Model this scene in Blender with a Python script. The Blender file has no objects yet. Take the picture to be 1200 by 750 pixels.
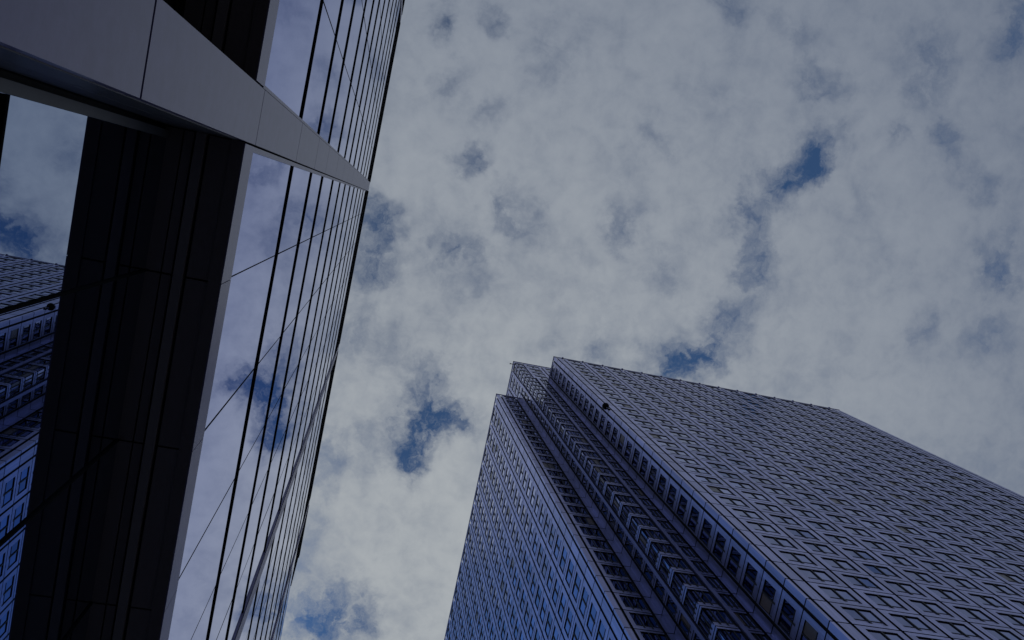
import bpy, math, random
from mathutils import Vector, Matrix
random.seed(7)
scene = bpy.context.scene
COL = scene.collection
rad = math.radians

# ------------------------------------------------------------------ camera, sky, sun, exposure
EYE = 1.6
CAM_ROWS = ((0.9685272887, -0.2056367629, -0.1402441183),      # right, down and forward of the lens, in world axes
            (0.1865058092, 0.9726833455, -0.1382124904),
            (0.1648346873, 0.1077062258, 0.9804228143))
cam_data = bpy.data.cameras.new('camera')
cam = bpy.data.objects.new('camera', cam_data)
COL.objects.link(cam)
r_, d_, f_ = (Vector(v) for v in CAM_ROWS)
M = Matrix((r_, -d_, -f_)).transposed().to_4x4()
M.translation = Vector((0, 0, EYE))
cam.matrix_world = M
cam_data.sensor_width = 36
cam_data.lens = 30.0
cam_data.clip_start = 0.05
cam_data.clip_end = 20000
scene.camera = cam

EXPOSURE = 0.0
SKY_STRENGTH = 0.05
SUN_P = (0.42, 0.46)                                          # sun's place on a plane one unit overhead
SUN_DIR = Vector((SUN_P[0], SUN_P[1], 1)).normalized()
SUN_EL = math.asin(SUN_DIR.z)
SUN_AZ = math.atan2(SUN_DIR.x, SUN_DIR.y)
CLOUD = 8.0
BRIGHT_P = (0.16, 0.48)                                       # brightest part of the cloud deck, beside the hidden sun
scene.view_settings.view_transform = 'Standard'
scene.view_settings.look = 'None'
scene.view_settings.exposure = EXPOSURE
scene.view_settings.gamma = 1.0
scene.view_settings.use_curve_mapping = False

sun_data = bpy.data.lights.new('sun', 'SUN')
sun_data.energy = 0.8
sun_data.angle = rad(12)
sun_data.color = (1.0, 0.95, 0.87)
sun = bpy.data.objects.new('sun', sun_data)
COL.objects.link(sun)
sun.rotation_euler = SUN_DIR.to_track_quat('Z', 'Y').to_euler()
sun.location = (0, 0, 400)

world = bpy.data.worlds.new('World')
scene.world = world
world.use_nodes = True
NT = world.node_tree
NT.nodes.clear()

class Graph:
    """small helper for writing node trees as expressions"""
    def __init__(self, tree): self.t = tree
    def node(self, kind, **kw):
        n = self.t.nodes.new(kind)
        for k, v in kw.items(): setattr(n, k, v)
        return n
    def put(self, sock, v):
        if isinstance(v, bpy.types.NodeSocket): self.t.links.new(v, sock)
        else: sock.default_value = v
    def math(self, op, a, b=None, clamp=False):
        n = self.node('ShaderNodeMath', operation=op, use_clamp=clamp)
        self.put(n.inputs[0], a)
        if b is not None: self.put(n.inputs[1], b)
        return n.outputs[0]
    def vec(self, op, a, b=None, s=None):
        n = self.node('ShaderNodeVectorMath', operation=op)
        self.put(n.inputs[0], a)
        if b is not None: self.put(n.inputs[1], b)
        if s is not None: self.put(n.inputs['Scale'], s)
        return n.outputs['Value'] if op in ('DISTANCE', 'LENGTH', 'DOT_PRODUCT') else n.outputs[0]
    def noise(self, v, scale, detail=6.0, rough=0.55, distort=0.0, color=False):
        n = self.node('ShaderNodeTexNoise')
        if v is not None: self.put(n.inputs['Vector'], v)
        n.inputs['Scale'].default_value = scale
        n.inputs['Detail'].default_value = detail
        n.inputs['Roughness'].default_value = rough
        n.inputs['Distortion'].default_value = distort
        return n.outputs['Color' if color else 'Fac']
    def ramp(self, v, a, b, c=0.0, d=1.0, smooth=True):
        n = self.node('ShaderNodeMapRange', interpolation_type='SMOOTHSTEP' if smooth else 'LINEAR')
        n.clamp = True
        for i, x in enumerate((v, a, b, c, d)): self.put(n.inputs[i], x)
        return n.outputs[0]
    def mix(self, f, a, b, blend='MIX'):
        n = self.node('ShaderNodeMix', data_type='RGBA', blend_type=blend)
        self.put(n.inputs[0], f)
        self.put(n.inputs[6], a)
        self.put(n.inputs[7], b)
        return n.outputs[2]

# openings in the cloud deck: (place on the overhead plane, radius, depth)
UNSEEN_GAPS = [(-0.30, 0.56, 0.17, 1.9), (-0.52, 0.40, 0.22, 1.9), (-0.62, 0.70, 0.30, 1.6), (-0.95, 0.35, 0.3, 1.5), (-0.30, 0.80, 0.22, 1.5),  # unseen openings, set to turn the tower's left face blue
        (-0.42, -0.42, 0.22, 1.9), (-0.75, -0.35, 0.28, 1.8), (-0.65, -0.75, 0.32, 1.7), (-0.30, -0.75, 0.2, 1.4)]  # unseen openings, added to darken the tower's recessed corner
GAPS = UNSEEN_GAPS + [(0.485, -0.15, 0.030, 0.9),
        (0.503, -0.146, 0.017, 0.7),
        (0.508, -0.178, 0.026, 0.7),
        (0.474, -0.126, 0.026, 0.6),
        (0.446, -0.125, 0.032, 0.55),
        (0.431, -0.09, 0.028, 0.6),
        (0.432, -0.062, 0.028, 0.5),
        (0.446, -0.024, 0.03, 0.75),
        (0.459, 0.011, 0.028, 0.5),
        (0.661, -0.226, 0.022, 0.75),
        (0.589, -0.204, 0.024, 0.55),
        (0.608, -0.301, 0.037, 0.55),
        (0.611, -0.273, 0.026, 0.35),
        (0.716, -0.363, 0.037, 0.6),
        (0.72, -0.34, 0.031, 0.4),
        (0.716, -0.178, 0.032, 0.5),
        (0.78, -0.092, 0.035, 0.65),
        (0.784, -0.059, 0.026, 0.5),
        (0.789, 0.008, 0.031, 0.5),
        (0.697, 0.022, 0.025, 0.5),
        (0.395, 0.115, 0.033, 0.95),
        (0.364, 0.134, 0.03, 0.8),
        (0.416, 0.101, 0.026, 0.7),
        (0.452, 0.066, 0.029, 0.7),
        (0.421, 0.053, 0.026, 0.4),
        (0.27, 0.133, 0.03, 0.55),
        (0.087, 0.255, 0.038, 0.95),
        (0.087, 0.302, 0.025, 0.9),
        (0.075, 0.28, 0.027, 0.5),
        (0.117, 0.26, 0.027, 0.7),
        (0.092, 0.224, 0.029, 0.6),
        (0.138, 0.245, 0.021, 0.45),
        (0.032, 0.507, 0.042, 1.15),
        (0.077, 0.496, 0.024, 0.6),
        (-0.022, 0.518, 0.036, 0.8),
        (-0.011, 0.03, 0.023, 0.75),
        (-0.025, 0.033, 0.033, 0.5),
        (0.01, 0.074, 0.026, 0.65),
        (-0.016, 0.081, 0.026, 0.6),
        (0.096, 0.047, 0.032, 0.6),
        (0.062, 0.045, 0.022, 0.35),
        (0.018, -0.212, 0.017, 0.5),
        (0.031, -0.196, 0.017, 0.6),
        (0.082, -0.225, 0.019, 0.65),
        (0.035, -0.139, 0.019, 0.45),
        (0.094, -0.12, 0.02, 0.5),
        (0.087, -0.062, 0.018, 0.8),
        (0.143, -0.019, 0.026, 0.6),
        (0.164, -0.006, 0.024, 0.35),
        (0.288, -0.117, 0.025, 0.4),
        (0.356, -0.312, 0.022, 0.7),
        (0.428, -0.288, 0.023, 0.45),
        (0.491, -0.248, 0.025, 0.6),
        (0.463, -0.254, 0.025, 0.35),
        (0.29, -0.027, 0.027, 0.45),
        (0.275, -0.011, 0.023, 0.35),
        (0.342, 0.018, 0.026, 0.4),
        (-0.002, 0.158, 0.034, 0.5),
        (-0.016, 0.324, 0.031, 0.55),
        (0.022, 0.289, 0.025, 0.4),
        (-0.019, 0.392, 0.023, 0.45),
        (0.087, 0.183, 0.02, 0.45),
        (0.05, 0.19, 0.031, 0.3),
        (0.162, -0.208, 0.039, 0.25),
        (0.147, -0.18, 0.033, 0.25),
        (0.379, -0.188, 0.031, 0.2),
        (0.644, -0.065, 0.034, 0.2),
        (-0.025, 0.447, 0.027, 0.4),
        (0.567, -0.125, 0.029, 0.2)]

def build_sky():
    g = Graph(NT)
    sky = g.node('ShaderNodeTexSky', sky_type='NISHITA')
    sky.sun_disc = False
    sky.sun_elevation = SUN_EL
    sky.sun_rotation = SUN_AZ
    sky.air_density = 1.0
    sky.dust_density = 0.0
    sky.ozone_density = 4.0
    tc = g.node('ShaderNodeTexCoord').outputs['Generated']
    sep = g.node('ShaderNodeSeparateXYZ'); g.put(sep.inputs[0], tc)
    z = g.math('MAXIMUM', sep.outputs[2], 0.07)
    comb = g.node('ShaderNodeCombineXYZ')
    g.put(comb.inputs[0], g.math('DIVIDE', sep.outputs[0], z))
    g.put(comb.inputs[1], g.math('DIVIDE', sep.outputs[1], z))
    p = comb.outputs[0]
    w1 = g.vec('SCALE', g.vec('SUBTRACT', g.noise(p, 11, 5, 0.6, color=True), (0.5, 0.5, 0.5)), s=0.10)
    w2 = g.vec('SCALE', g.vec('SUBTRACT', g.noise(p, 42, 5, 0.62, color=True), (0.5, 0.5, 0.5)), s=0.04)
    pw = g.vec('ADD', g.vec('ADD', p, w1), w2)
    pw = g.vec('MULTIPLY', pw, (1, 1, 0))
    total = 0.0
    pg = g.vec('MULTIPLY', p, (1, 1, 0))
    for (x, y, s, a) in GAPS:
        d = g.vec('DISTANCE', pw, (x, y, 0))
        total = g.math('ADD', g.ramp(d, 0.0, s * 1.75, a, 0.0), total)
    puff = g.noise(p, 13, 9, 0.58, 0.25)           # billows
    wisp = g.noise(p, 46, 8, 0.62, 0.35)           # ragged fibres
    broad = g.noise(p, 2.3, 4, 0.5)
    dens = g.math('ADD', g.math('MULTIPLY', g.math('SUBTRACT', puff, 0.5), 0.85),
                  g.math('MULTIPLY', g.math('SUBTRACT', wisp, 0.5), 0.55))
    dens = g.math('ADD', dens, g.math('MULTIPLY', g.math('SUBTRACT', broad, 0.5), 0.5))
    dens = g.math('ADD', dens, 0.62)
    ragged = g.math('ADD', 0.22, g.math('MULTIPLY', g.ramp(g.noise(pw, 30, 10, 0.64, 0.15), 0.30, 0.70, smooth=False), 1.2))
    dens = g.math('SUBTRACT', dens, g.math('MULTIPLY', total, g.math('MULTIPLY', ragged, 0.74)))
    # beyond the picture the added openings break up the deck, for the tower's reflections
    cover = g.ramp(dens, -0.52, 0.72, 0.0, 1.0)
    thick = g.ramp(dens, 0.2, 1.1)
    dsun = g.vec('DISTANCE', p, (BRIGHT_P[0], BRIGHT_P[1], 0))
    glow = g.ramp(dsun, 0.0, 1.25, 1.0, 0.0)
    cool = (0.61, 0.75, 1.05, 1)
    warm = (0.95, 1.02, 1.08, 1)
    ccol = g.mix(g.math('ADD', g.math('MULTIPLY', glow, 0.85), g.math('MULTIPLY', thick, 0.25), clamp=True), cool, warm)
    lum = g.math('ADD', 0.61, g.math('MULTIPLY', glow, 0.42))
    lum = g.math('MULTIPLY', lum, g.math('ADD', 0.86, g.math('MULTIPLY', thick, 0.19)))
    sheen = g.ramp(g.vec('DISTANCE', pw, (-0.19, 0.30, 0)), 0.03, 0.17, 0.40, 0.0)     # bright patch added to the unseen cloud, for the left face's sheen
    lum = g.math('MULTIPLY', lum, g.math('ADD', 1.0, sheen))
    lum = g.math('MULTIPLY', lum, CLOUD)
    lc = g.node('ShaderNodeCombineXYZ')
    for i in range(3): g.put(lc.inputs[i], lum)
    cloud = g.mix(1.0, ccol, lc.outputs[0], 'MULTIPLY')
    # the deck thins out to plain sky at the horizon
    # unseen blue shaped: raised for the left face, lowered to darken the recess
    gain = g.math('ADD', 1.0, g.ramp(g.vec('DISTANCE', p, (-0.48, 0.50, 0)), 0.30, 0.62, 1.2, 0.0))
    gain = g.math('SUBTRACT', gain, g.ramp(g.vec('DISTANCE', p, (-0.50, -0.45, 0)), 0.20, 0.70, 0.5, 0.0))
    gc = g.node('ShaderNodeCombineXYZ')
    for i in range(3): g.put(gc.inputs[i], gain)
    clear = g.mix(1.0, g.mix(1.0, sky.outputs[0], (0.64, 0.81, 0.92, 1), 'MULTIPLY'), gc.outputs[0], 'MULTIPLY')
    out = g.mix(g.math('MULTIPLY', cover, g.ramp(sep.outputs[2], 0.0, 0.2)), clear, cloud)
    bg = g.node('ShaderNodeBackground')
    g.put(bg.inputs[0], out)
    bg.inputs[1].default_value = SKY_STRENGTH
    o = g.node('ShaderNodeOutputWorld')
    NT.links.new(bg.outputs[0], o.inputs[0])
build_sky()

# ------------------------------------------------------------------ materials
def material(name, base, rough=0.5, metal=0.0, spec=0.5, vary=0.0, per='island', bump=0.0, bump_scale=20.0, mottled=0.0, streak=0.0, tint=(1, 1, 1)):
    m = bpy.data.materials.new(name)
    m.use_nodes = True
    t = m.node_tree
    g = Graph(t)
    b = t.nodes['Principled BSDF']
    b.inputs['Roughness'].default_value = rough
    b.inputs['Metallic'].default_value = metal
    b.inputs['Specular IOR Level'].default_value = spec
    col = (*base, 1)
    val = None
    if vary:
        if per == 'island': r = g.node('ShaderNodeNewGeometry').outputs['Random Per Island']
        else: r = g.node('ShaderNodeObjectInfo').outputs['Random']
        val = g.ramp(r, 0, 1, 1 - vary, 1 + vary, smooth=False)
    if mottled:
        tc = g.node('ShaderNodeTexCoord').outputs['Object']
        n = g.ramp(g.noise(tc, bump_scale * 0.15, 8, 0.65), 0.25, 0.75, 1 - mottled, 1 + mottled)
        val = n if val is None else g.math('MULTIPLY', val, n)
    if streak:                                                  # faint vertical weathering
        tc = g.node('ShaderNodeTexCoord').outputs['Object']
        n = g.ramp(g.noise(g.vec('MULTIPLY', tc, (3.0, 3.0, 0.12)), 1.0, 5, 0.6), 0.3, 0.75, 1 - streak, 1 + streak)
        val = n if val is None else g.math('MULTIPLY', val, n)
    if val is not None:
        c = g.node('ShaderNodeCombineXYZ')
        for i in range(3): g.put(c.inputs[i], val)
        g.put(b.inputs['Base Color'], g.mix(1.0, col, c.outputs[0], 'MULTIPLY'))
    else:
        b.inputs['Base Color'].default_value = col
    if bump:
        tc = g.node('ShaderNodeTexCoord').outputs['Object']
        bn = g.node('ShaderNodeBump')
        bn.inputs['Strength'].default_value = bump
        bn.inputs['Distance'].default_value = 0.01
        g.put(bn.inputs['Height'], g.noise(tc, bump_scale, 6, 0.6))
        t.links.new(bn.outputs[0], b.inputs['Normal'])
    return m

STEEL = material('linen_steel', (0.465, 0.465, 0.715), rough=0.33, metal=1.0, vary=0.13, streak=0.16)
STEEL_PLAIN = material('plain_steel', (0.465, 0.465, 0.715), rough=0.33, metal=1.0, vary=0.06)
JOINT = material('dark_joint', (0.012, 0.012, 0.016), rough=0.7)
TGLASS = material('tower_glass', (0.29, 0.32, 0.54), rough=0.03, metal=1.0, vary=0.35)
BLIND = material('window_blind', (0.15, 0.12, 0.125), rough=0.25, spec=0.6, vary=0.3)
TFRAME = material('window_metal', (0.012, 0.012, 0.017), rough=0.5)
FGLASS = material('mirror_glass', (0.38, 0.42, 0.64), rough=0.0, metal=1.0, vary=0.03)
GGLASS = material('shopfront_glass', (0.32, 0.40, 0.57), rough=0.0, metal=1.0, vary=0.02)
FGLASS.node_tree.nodes['Principled BSDF'].inputs['Specular Tint'].default_value = (0.78, 0.82, 1.0, 1)
FIN = material('black_metal', (0.010, 0.010, 0.013), rough=0.9, spec=0.03)
STONE = material('grey_cladding', (0.178, 0.158, 0.295), rough=0.32, spec=0.6, vary=0.05, streak=0.05, mottled=0.12, bump=0.05, bump_scale=35)
STONE.node_tree.nodes['Principled BSDF'].inputs['Specular Tint'].default_value = (0.88, 0.82, 1.0, 1)
STONE_DARK = material('polished_cladding', (0.095, 0.098, 0.11), rough=0.42, mottled=0.15, bump_scale=14)
SOFFIT = material('soffit_panel', (0.17, 0.135, 0.145), rough=0.3, vary=0.12)
RAIL = material('soffit_rail', (0.24, 0.20, 0.21), rough=0.45)
PAVING = material('granite_paving', (0.16, 0.155, 0.15), rough=0.8, mottled=0.2, bump=0.3, bump_scale=6)
ROOF = material('roof_membrane', (0.12, 0.12, 0.125), rough=0.9)
BLACK = material('black_enamel', (0.005, 0.005, 0.006), rough=0.6, spec=0.1)

# ------------------------------------------------------------------ builders
class MB:
    """collects quads and boxes, then links them as one mesh object"""
    def __init__(self): self.v = []; self.f = []; self.m = []; self.mats = []
    def slot(self, mat):
        if mat not in self.mats: self.mats.append(mat)
        return self.mats.index(mat)
    def quad(self, pts, mat):
        i = len(self.v)
        self.v += [tuple(p) for p in pts]
        self.f.append(tuple(range(i, i + len(pts))))
        self.m.append(self.slot(mat))
    def box(self, lo, hi, mat, bevel=0.0):
        x0, y0, z0 = lo; x1, y1, z1 = hi
        i = len(self.v)
        self.v += [(x0, y0, z0), (x1, y0, z0), (x1, y1, z0), (x0, y1, z0), (x0, y0, z1), (x1, y0, z1), (x1, y1, z1), (x0, y1, z1)]
        for q in ((0, 3, 2, 1), (4, 5, 6, 7), (0, 1, 5, 4), (1, 2, 6, 5), (2, 3, 7, 6), (3, 0, 4, 7)):
            self.f.append(tuple(i + k for k in q)); self.m.append(self.slot(mat))
    def build(self, name, parent=None):
        me = bpy.data.meshes.new(name)
        me.from_pydata(self.v, [], self.f)
        for m in self.mats: me.materials.append(m)
        me.polygons.foreach_set('material_index', self.m)
        me.update()
        o = bpy.data.objects.new(name, me)
        COL.objects.link(o)
        if parent is not None:
            o.parent = parent
            o.matrix_parent_inverse = Matrix.Translation(parent.location).inverted()
        return o

def empty(name, loc):
    o = bpy.data.objects.new(name, None)
    COL.objects.link(o)
    o.location = loc
    return o

def tag(o, **kw):
    for k, v in kw.items(): o[k] = v
    return o

def pixel(p):
    c = Vector((p[0], p[1], p[2] - EYE))
    zz = c.dot(f_)
    if zz < 0.2: return None
    return 512 + 853.33 * c.dot(r_) / zz, 320 + 853.33 * c.dot(d_) / zz

def seen_area(pts):
    q = [pixel(p) for p in pts]
    if any(a is None for a in q): return 0
    cx = sum(a[0] for a in q) / len(q); cy = sum(a[1] for a in q) / len(q)
    if not (-8 < cx < 1032 and -8 < cy < 648): return 0
    s = 0
    for a, b in zip(q, q[1:] + q[:1]): s += a[0] * b[1] - a[1] * b[0]
    return abs(s) / 2

# ------------------------------------------------------------------ the ground
gm = MB()
gm.quad([(-6000, -6000, 0), (6000, -6000, 0), (6000, 6000, 0), (-6000, 6000, 0)], PAVING)
tag(gm.build('ground'), kind='structure')

# ------------------------------------------------------------------ the steel tower
S = 0.9                                                       # metres per survey unit
def T(x, y, z): return Vector((x * S, y * S, EYE + z * S))
PITCH, JOINT0 = 4.42, 72.5
def joints(z0, z1):
    n = math.ceil((z0 - JOINT0) / PITCH - 1e-6)
    out = []
    while JOINT0 + n * PITCH < z1 + 1e-6:
        out.append(JOINT0 + n * PITCH); n += 1
    return out
ROOF_Z = JOINT0 + PITCH * 29          # 200.68
CORE_Z = 219.6
GROUND_Z = -EYE / S
XR, YR = 45.75, 28.95                  # right wing: its front face and corner
XL, YL = 33.8, 40.5                    # left wing
XC, YC = 39.65, 34.9                    # the recessed core corner
BAY_R, BAY_L = 5.115, 5.03

tower = tag(empty('skyscraper', T(XR, YR, GROUND_Z)),
            label='tall steel clad tower with stepped corner and grid of small square windows', category='skyscraper')
windows = []                           # (seen area, list of (points, material)) for every window

def facade(o, u, n, cols, z_lo, z_hi, name='facade_wall', tall=False):
    """one storey-jointed metal wall: o its origin (x, y), u along it, n outwards; cols are strips from a to b"""
    wall = MB()
    G, H, DEP = 0.18, 0.095, 0.14
    def P(s, d, z): return T(o[0] + u[0] * s + n[0] * d, o[1] + u[1] * s + n[1] * d, z)
    flip = (u[0] * n[1] - u[1] * n[0]) > 0
    def quad(mb, a, b, z0, z1, mat, d=0.0):
        q = [P(a, d, z0), P(b, d, z0), P(b, d, z1), P(a, d, z1)]
        mb.quad(q[::-1] if flip else q, mat)
    zs = joints(z_lo, z_hi)
    zs = [z_lo] + [z for z in zs if z > z_lo + 0.5]
    if z_hi - zs[-1] > 0.3: zs.append(z_hi)
    for col in cols:
        kind, a, b = col[:3]
        a0, b0 = (a, b) if kind == 'r' else (a + (0 if a == 0 else G), b - (0 if b == cols[-1][2] else G))
        for z0, z1 in zip(zs, zs[1:]):
            y0, y1 = z0 + H, z1 - H
            if kind == 'p':
                quad(wall, a0, b0, y0, y1, STEEL)
            elif kind == 'r':                                   # projecting rib
                q = [P(a0, 0.22, z0), P(b0, 0.22, z0), P(b0, 0.22, z1), P(a0, 0.22, z1)]
                wall.quad(q[::-1] if flip else q, STEEL_PLAIN)
                wall.quad([P(a0, -0.1, z0), P(a0, 0.22, z0), P(a0, 0.22, z1), P(a0, -0.1, z1)], STEEL_PLAIN)
                wall.quad([P(b0, -0.1, z0), P(b0, 0.22, z0), P(b0, 0.22, z1), P(b0, -0.1, z1)], STEEL_PLAIN)
            else:
                wa, wb = col[3], col[4]
                w0, w1 = (z0 + 0.42, z1 - 0.46) if tall else (z0 + 0.65, z1 - 0.67)
                if w1 - w0 < 1.5:
                    quad(wall, a0, b0, y0, y1, STEEL); continue
                if wa > a0: quad(wall, a0, wa, w0, w1, STEEL)
                if wb < b0: quad(wall, wb, b0, w0, w1, STEEL)
                quad(wall, a0, b0, y0, w0, STEEL)
                quad(wall, a0, b0, w1, y1, STEEL)
                for (p0, p1) in (((wa, w0), (wb, w0)), ((wa, w1), (wb, w1)), ((wa, w0), (wa, w1)), ((wb, w0), (wb, w1))):
                    wall.quad([P(p0[0], 0, p0[1]), P(p1[0], 0, p1[1]), P(p1[0], -DEP, p1[1]), P(p0[0], -DEP, p0[1])], TFRAME)
                faces = []
                mid = (wa + wb) / 2
                tr = w0 + 0.80
                nx = 3 if tall and wb - wa > 1.6 else (2 if wb - wa > 1.4 else 1)
                edges = [wa + (wb - wa) * k / nx for k in range(nx + 1)]
                j = lambda: random.uniform(-0.006, 0.006)
                for e0, e1 in zip(edges, edges[1:]):
                    pane = BLIND if random.random() < 0.05 else TGLASS
                    for (t0, t1) in ((w0, tr), (tr, w1)):
                        q = [P(e0, -DEP + 0.02 + j(), t0), P(e1, -DEP + 0.02 + j(), t0), P(e1, -DEP + 0.02 + j(), t1), P(e0, -DEP + 0.02 + j(), t1)]
                        faces.append((q[::-1] if flip else q, pane if t1 > tr + 0.1 else STEEL_PLAIN))
                def bar(s0, s1, t0, t1, d):
                    q = [P(s0, d, t0), P(s1, d, t0), P(s1, d, t1), P(s0, d, t1)]
                    k = [P(s0, -DEP, t0), P(s1, -DEP, t0), P(s1, -DEP, t1), P(s0, -DEP, t1)]
                    faces.append((q[::-1] if flip else q, TFRAME))
                    for i in range(4):
                        faces.append(([q[i], q[(i + 1) % 4], k[(i + 1) % 4], k[i]], TFRAME))
                for e in edges[1:-1]: bar(e - (0.05 if tall else 0.08), e + (0.05 if tall else 0.08), w0, w1, -0.02)
                bar(wa, wb, tr - 0.05, tr + 0.05, -0.08)
                area = seen_area([P(wa, 0, w0), P(wb, 0, w0), P(wb, 0, w1), P(wa, 0, w1)])
                c = P(mid, 0, (w0 + w1) / 2)
                if (Vector((0, 0, EYE)) - c).dot(Vector((n[0], n[1], 0))) <= 0: area = 0
                windows.append((area, faces))
    return wall.build(name, tower)

def bays(start, pitch, count, ends):
    cols = list(ends[0])
    s = start
    for i in range(count):
        cols.append(('w', s, s + pitch, s + 0.96, s + pitch - 0.90)); s += pitch
    return cols + [(k, s + a, s + b) for k, a, b in ends[1]]

END = [('p', 0, 0.55), ('p', 0.55, 2.2)]
# broad right face and the narrow return beside its corner
facade((XR, YR), (1, 0), (0, -1), bays(2.2, BAY_R, 14, (END, [('p', 0, 1.65), ('p', 1.65, 2.8)])), GROUND_Z, ROOF_Z)
DEEP_C = YC - YR
facade((XR, YR), (0, 1), (-1, 0), [('p', 0, 0.95), ('w', 0.95, 4.9, 1.80, 4.60), ('p', 4.9, DEEP_C)], GROUND_Z, ROOF_Z)
# broad left face and its return
facade((XL, YL), (0, 1), (-1, 0), bays(2.2, BAY_L, 14, (END, [('p', 0, 1.65), ('p', 1.65, 2.2)])), GROUND_Z, ROOF_Z)
DEEP_A = XC - XL
facade((XL, YL), (1, 0), (0, -1), [('p', 0, 0.95), ('w', 0.95, 4.75, 1.65, 4.6), ('p', 4.75, DEEP_A)], GROUND_Z, ROOF_Z, tall=True)
# the core corner in the recess: both faces, rising above the wings
B1 = [('w', 0, 2.1, 0.15, 1.9), ('r', 2.1, 2.6), ('w', 2.6, 4.4, 2.7, 4.2), ('p', 4.4, YL - YC)]
B2 = [('w', 0, 2.75, 0.0, 2.6), ('r', 2.75, 3.3), ('w', 3.3, 5.35, 3.5, 5.2), ('p', 5.35, XR - XC)]
facade((XC, YC), (0, 1), (-1, 0), B1, GROUND_Z, ROOF_Z, tall=True)
facade((XC, YC), (1, 0), (0, -1), B2, GROUND_Z, ROOF_Z, tall=True)
CW = 121.0 - XC
facade((XC, YC), (0, 1), (-1, 0), bays(2.2, BAY_L, 14, ([('w', 0, 2.2, 0.0, 1.9)], [('p', 0, 1.65)])), ROOF_Z, CORE_Z)
facade((XC, YC), (1, 0), (0, -1), bays(2.2, BAY_R, 14, ([('w', 0, 2.2, 0.0, 1.9)], [('p', 0, 1.65)])), ROOF_Z, CORE_Z)
XE, YE = XR + 2.2 + 14 * BAY_R + 2.8, YL + 2.2 + 14 * BAY_L + 2.2

core = MB()                                                   # the dark carcass behind the cladding, seen through its joints
I = 0.32
def tbox(mb, x0, y0, x1, y1, z0, z1, mat): mb.box(T(x0, y0, z0), T(x1, y1, z1), mat)
tbox(core, XR + I, YR + I, XE - 0.01, YE - 8, GROUND_Z, ROOF_Z - 0.1, JOINT)
tbox(core, XL + I, YL + I, XE - 8, YE - 0.01, GROUND_Z, ROOF_Z - 0.12, JOINT)
tbox(core, XC + I, YC + I, XE - 4, YE - 4, GROUND_Z, CORE_Z - 0.1, JOINT)
core.build('structural_core', tower)
back = MB()                                                   # plain walls on the sides turned away
for (x0, y0, x1, y1, h) in ((XE, YR, XE, YE - 8, ROOF_Z), (XL, YE, XE - 8, YE, ROOF_Z)):
    zs = [GROUND_Z] + joints(GROUND_Z + 1, h)
    for z0, z1 in zip(zs, zs[1:]):
        back.quad([T(x0, y0, z0 + .03), T(x1, y1, z0 + .03), T(x1, y1, z1 - .03), T(x0, y0, z1 - .03)], STEEL)
back.build('rear_wall', tower)
roof = MB()
tbox(roof, XR + .2, YR + .2, XE - .2, YE - 8.2, ROOF_Z - 0.05, ROOF_Z + 0.05, ROOF)
tbox(roof, XC + .2, YC + .2, XE - 4.2, YE - 4.2, CORE_Z - 0.05, CORE_Z + 0.05, ROOF)
roof.build('roof', tower)
def coping(name, pts, z):
    """thin metal capping along the parapet, standing a little proud"""
    mb = MB()
    for (x0, y0), (x1, y1) in zip(pts, pts[1:]):
        lo = (min(x0, x1) - 0.1, min(y0, y1) - 0.1); hi = (max(x0, x1) + 0.1, max(y0, y1) + 0.1)
        tbox(mb, lo[0], lo[1], hi[0], hi[1], z + 0.055, z + 0.28, STEEL_PLAIN)
    mb.build(name, tower)
coping('parapet', [(XR, YC), (XR, YR), (XE, YR)], ROOF_Z)
coping('parapet', [(XC, YL), (XL, YL), (XL, YE)], ROOF_Z)
coping('parapet', [(XC, YE - 4), (XC, YC), (XE - 4, YC)], CORE_Z)
# slender bracket at the tip of the core's parapet
br = MB()
br.box(T(XC - 0.9, YC + 0.55, CORE_Z - 0.55), T(XC + 0.4, YC + 0.70, CORE_Z - 0.40), FIN)
br.box(T(XC - 0.95, YC + 0.5, CORE_Z - 0.75), T(XC - 0.8, YC + 0.75, CORE_Z - 0.2), FIN)
br.build('roof_bracket', tower)

for i in range(15):                                            # cleaning-rail brackets on the long parapet
    br = MB()
    x = XR + 2.2 + BAY_R * i
    br.box(T(x - 0.18, YR - 0.28, ROOF_Z + 0.05), T(x + 0.18, YR + 0.2, ROOF_Z + random.uniform(0.34, 0.46)), STEEL_PLAIN)
    br.build('roof_bracket', tower)
windows.sort(key=lambda w: -w[0])
rest = MB()
for i, (area, faces) in enumerate(windows):
    mb = MB() if i < 99 else rest
    for q, m in faces: mb.quad(q, m)
    if i < 99: mb.build('window', tower)
tag(rest.build('window', tower), kind='stuff')

# ------------------------------------------------------------------ the dark globe on the tower's corner
gx, gy, gz = XR - 0.45, YR - 0.30, 148.6
globe = empty('globe_camera', T(gx, gy, gz))
tag(globe, label='small black globe on a short arm at the edge of the steel tower', category='camera')
def lathe(profile, seg=28):
    v, f = [], []
    for (r, z) in profile:
        for k in range(seg): v.append((r * math.cos(k * 2 * math.pi / seg), r * math.sin(k * 2 * math.pi / seg), z))
    for i in range(len(profile) - 1):
        for k in range(seg):
            a, b = i * seg + k, i * seg + (k + 1) % seg
            f.append((a, b, b + seg, a + seg))
    return v, f
R0 = 0.58
prof = [(0.0, -R0)] + [(R0 * math.sin(math.pi * k / 14), -R0 * math.cos(math.pi * k / 14)) for k in range(1, 12)] + [(0.30, 0.50), (0.30, 0.62), (0.12, 0.64), (0.0, 0.64)]
v, f = lathe(prof)
me = bpy.data.meshes.new('globe_housing'); me.from_pydata(v, [], f); me.materials.append(BLACK)
for p in me.polygons: p.use_smooth = True
ho = bpy.data.objects.new('globe_housing', me); COL.objects.link(ho); ho.parent = globe
am = MB()
am.box(T(gx + 0.02, gy + 0.02, gz - 1.9), T(gx + 0.22, gy + 0.22, gz - 1.2), BLACK)
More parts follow.
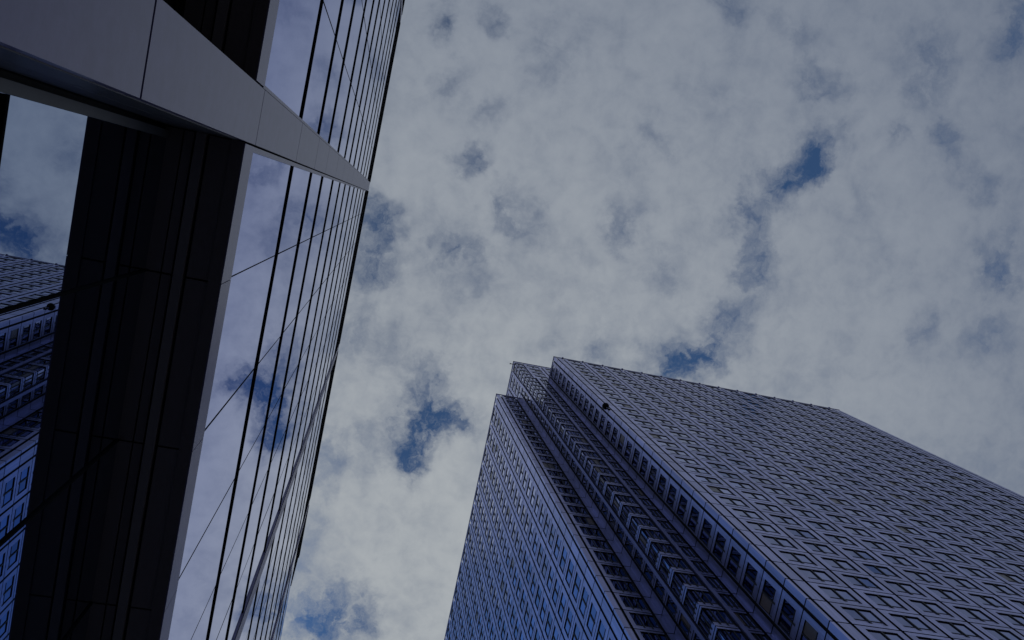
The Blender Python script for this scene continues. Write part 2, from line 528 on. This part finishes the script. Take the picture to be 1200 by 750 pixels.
am.box(T(gx - 0.02, gy - 0.02, gz - 1.3), T(gx + 0.14, gy + 0.14, gz - 0.5), STEEL_PLAIN)
am.box(T(gx + 0.05, gy + 0.05, gz - 1.8), T(XR + 0.02, YR + 0.02, gz - 1.5), BLACK)
am.build('mounting_arm', globe)

# ------------------------------------------------------------------ the glass office block overhead
D = 1.6                                                       # metres from the lens to the front of the piers
def L(x, y, z): return Vector((x * D, y * D, EYE + z * D))
def lbox(mb, x0, x1, y0, y1, z0, z1, mat): mb.box(L(x0, y0, z0), L(x1, y1, z1), mat)
GZ = -EYE / D
block = tag(empty('office_building', L(-1.5, 0, GZ)),
            label='glass office block with stone piers and dark soffit close overhead', category='office building')
PIER_W, BAY, PIER0 = 0.392, 7.375, -0.573
N0, N1 = -2, 3
SOF, SILL, TOP = 6.0, 6.355, 39.0
BAND = 35.6                                                   # dark louvre band under the roof
LEVELS = [9.05, 11.2, 13.05, 15.4, 17.55, 19.6, 21.95, 24.5, 27.2, 29.9, 32.7]
GLX = -1.030                                                  # glass plane
piers = [PIER0 + BAY * i for i in range(N0, N1 + 1)]

def make_pier(y0):
    """a stone-clad pier from the pavement to the roof, in jointed panels"""
    y1 = y0 + PIER_W
    mb = MB()
    cuts = [GZ, 0.7, 3.53, 6.385] + LEVELS + [BAND, TOP - 0.02]
    for i, (z0, z1) in enumerate(zip(cuts, cuts[1:])):
        g = 0.012 if z1 < 4 else (0.008 if z1 < 7 else 0.010)
        g0 = 0.012 if z0 < 4 else 0.008
        lbox(mb, -1.05, -1.0, y0, y1, z0 + (g0 if i else 0), z1 - g, STONE)
    lbox(mb, -1.62, -1.0505, y0 + 0.004, y1 - 0.004, GZ, TOP + 0.1, JOINT)
    o = mb.build('pier', block)
    side = MB()                                               # polished return, in two strips with a joint
    for ys in (y1 - 0.0038, y0 - 0.0042):
        e = 0.008
        for (xa, xb) in ((-1.262, -1.052), (-1.47, -1.268)):
            for (za, zb) in ((GZ, 0.7), (0.708, 3.526), (3.534, SOF)):
                lbox(side, xa, xb, ys, ys + e, za, zb, STONE_DARK)
    side.build('side_cladding', o)
    strip = MB()  # black strips over the pier's narrow sides, above the soffit
    lbox(strip, -1.049, -1.002, y1 + 0.0005, y1 + 0.006, SOF, TOP, FIN)
    lbox(strip, -1.049, -1.004, y0 - 0.006, y0 - 0.0005, SOF, TOP, FIN)
    strip.build('side_strip', o)
for y in piers: make_pier(y)

panes = []
def module_lines(y0):
    """mullion lines of the bay that starts at the pier whose low edge is y0"""
    a = y0 + PIER_W
    b = y0 + BAY
    m = [a + 0.975 + 1.19 * k for k in range(5)]
    return a, b, m

for y0 in piers[:-1]:
    a, b, m = module_lines(y0)
    aj = a + 0.052                                            # light jamb beside the pier
    jm = MB(); lbox(jm, -1.05, -1.012, a + 0.014, aj, SILL + 0.004, BAND, STONE); jm.build('jamb', block)
    jm = MB(); lbox(jm, -1.05, -1.010, b - 0.034, b - 0.008, SILL + 0.004, BAND, STONE); jm.build('jamb', block)
    # sill band in panels
    sl = MB()
    ed = [a + 0.012] + m + [b - 0.012]
    for e0, e1 in zip(ed, ed[1:]):
        lbox(sl, -1.09, -1.002, e0 + 0.003, e1 - 0.003, SOF - 0.01, SILL, STONE)
    sl.build('sill', block)
    zs = [SILL + 0.03] + LEVELS + [BAND]
    ye = [aj] + m + [b - 0.034]
    for z0, z1 in zip(zs, zs[1:]):
        for e0, e1 in zip(ye, ye[1:]):
            j = lambda: random.uniform(-0.0016, 0.0016)
            q = [L(GLX + j(), e1, z0), L(GLX + j(), e0, z0), L(GLX + j(), e0, z1), L(GLX + j(), e1, z1)]
            q = q[::-1]
            panes.append((seen_area(q), q))
    for z in LEVELS:
        tr = MB()
        lbox(tr, -1.049, -1.0145, aj + 0.001, b - 0.035, z, z + 0.04, FIN)
        tr.build('transom', block)
    for y in m:
        mu = MB()
        lbox(mu, -1.049, -1.0275, y - 0.0055, y + 0.0055, SILL + 0.012, BAND, FIN)
        mu.build('mullion', block)
    bb = b if y0 != piers[-2] else 17.0                       # the band stops short in the last bay
    # louvred plant band and cornice under the roof edge
    lv = MB()
    lbox(lv, -1.3, -1.045, a + 0.002, bb - 0.002, BAND, TOP - 0.4, FIN)
    k = BAND + 0.05
    while k < TOP - 0.5:
        lbox(lv, -1.044, -1.012, a + 0.004, bb - 0.004, k, k + 0.12, FIN); k += 0.3
    lv.build('louvre_band', block)
    co = MB(); lbox(co, -1.4, -0.985, a + 0.001, bb - 0.001, TOP - 0.4, TOP, FIN); co.build('cornice', block)

    # soffit: long dark panels in three runs with a slim rail between, and the recessed shopfront below it
    sp = MB()
    runs = [(-1.235, -1.094), (-1.395, -1.335), (-1.52, -1.405)]
    ys = [a + 0.006] + [v for i, v in enumerate(m)] + [b - 0.006]
    for (xa, xb) in runs:
        for e0, e1 in zip(ys, ys[1:]):
            lbox(sp, xa, xb, e0 + 0.006, e1 - 0.006, SOF + 0.0, SOF + 0.05, SOFFIT)
    lbox(sp, -1.092, -1.01, a + 0.006, b - 0.006, SOF - 0.012, SOF - 0.0105, SOFFIT)
    sp.build('soffit', block)
    sr = MB(); lbox(sr, -1.318, -1.255, a + 0.006, b - 0.006, SOF - 0.02, SOF + 0.04, RAIL); sr.build('soffit_rail', block)
    fr = MB()
    lbox(fr, -1.56, -1.485, a + 0.036, a + 0.088, GZ, SOF, STONE_DARK)
    fr.build('shopfront_frame', block)
    fr = MB()
    lbox(fr, -1.56, -1.485, b - 0.088, b - 0.036, GZ, SOF, STONE_DARK)
    fr.build('shopfront_frame', block)
    gy_ = [a + 0.088] + m + [b - 0.088]
    gz_ = [GZ + 0.05, 0.7, 3.57, SOF]
    for z in gz_[1:-1]:
        tr = MB(); lbox(tr, -1.54, -1.478, a + 0.09, b - 0.09, z - 0.012, z + 0.012, FIN); tr.build('shopfront_transom', block)
    for y in gy_[1:-1]:
        mu = MB(); lbox(mu, -1.54, -1.488, y - 0.007, y + 0.007, GZ, SOF - 0.002, FIN); mu.build('shopfront_mullion', block)
    for z0, z1 in zip(gz_, gz_[1:]):
        for e0, e1 in zip(gy_, gy_[1:]):
            mb = MB()
            j = lambda: random.uniform(-0.0012, 0.0012)
            q = [L(-1.5 + j(), e0, z0), L(-1.5 + j(), e1, z0), L(-1.5 + j(), e1, z1), L(-1.5 + j(), e0, z1)]
            mb.quad(q, GGLASS)
            if seen_area(q) > 0 or (y0 == PIER0 and z1 > 2): mb.build('shopfront_pane', block)

panes.sort(key=lambda p: -p[0])
prest = MB()
for i, (s, q) in enumerate(panes):
    if i < 99:
        mb = MB(); mb.quad(q, FGLASS); mb.build('window_pane', block)
    else: prest.quad(q, FGLASS)
tag(prest.build('window_pane', block), kind='stuff')

body = MB()                                                   # the mass of the building behind its skin
ya, yb = piers[0], piers[-1] + PIER_W
lbox(body, -22, -1.06, ya, yb, SOF + 0.07, BAND, JOINT)
lbox(body, -22, -1.31, ya, 16.99, BAND + 0.001, TOP - 0.41, JOINT)
lbox(body, -22, -1.60, ya, yb, GZ, SOF + 0.069, JOINT)
body.build('rear_mass', block)
rf = MB(); lbox(rf, -22, -1.41, ya, 16.98, TOP - 0.38, TOP - 0.05, ROOF); rf.build('roof', block)
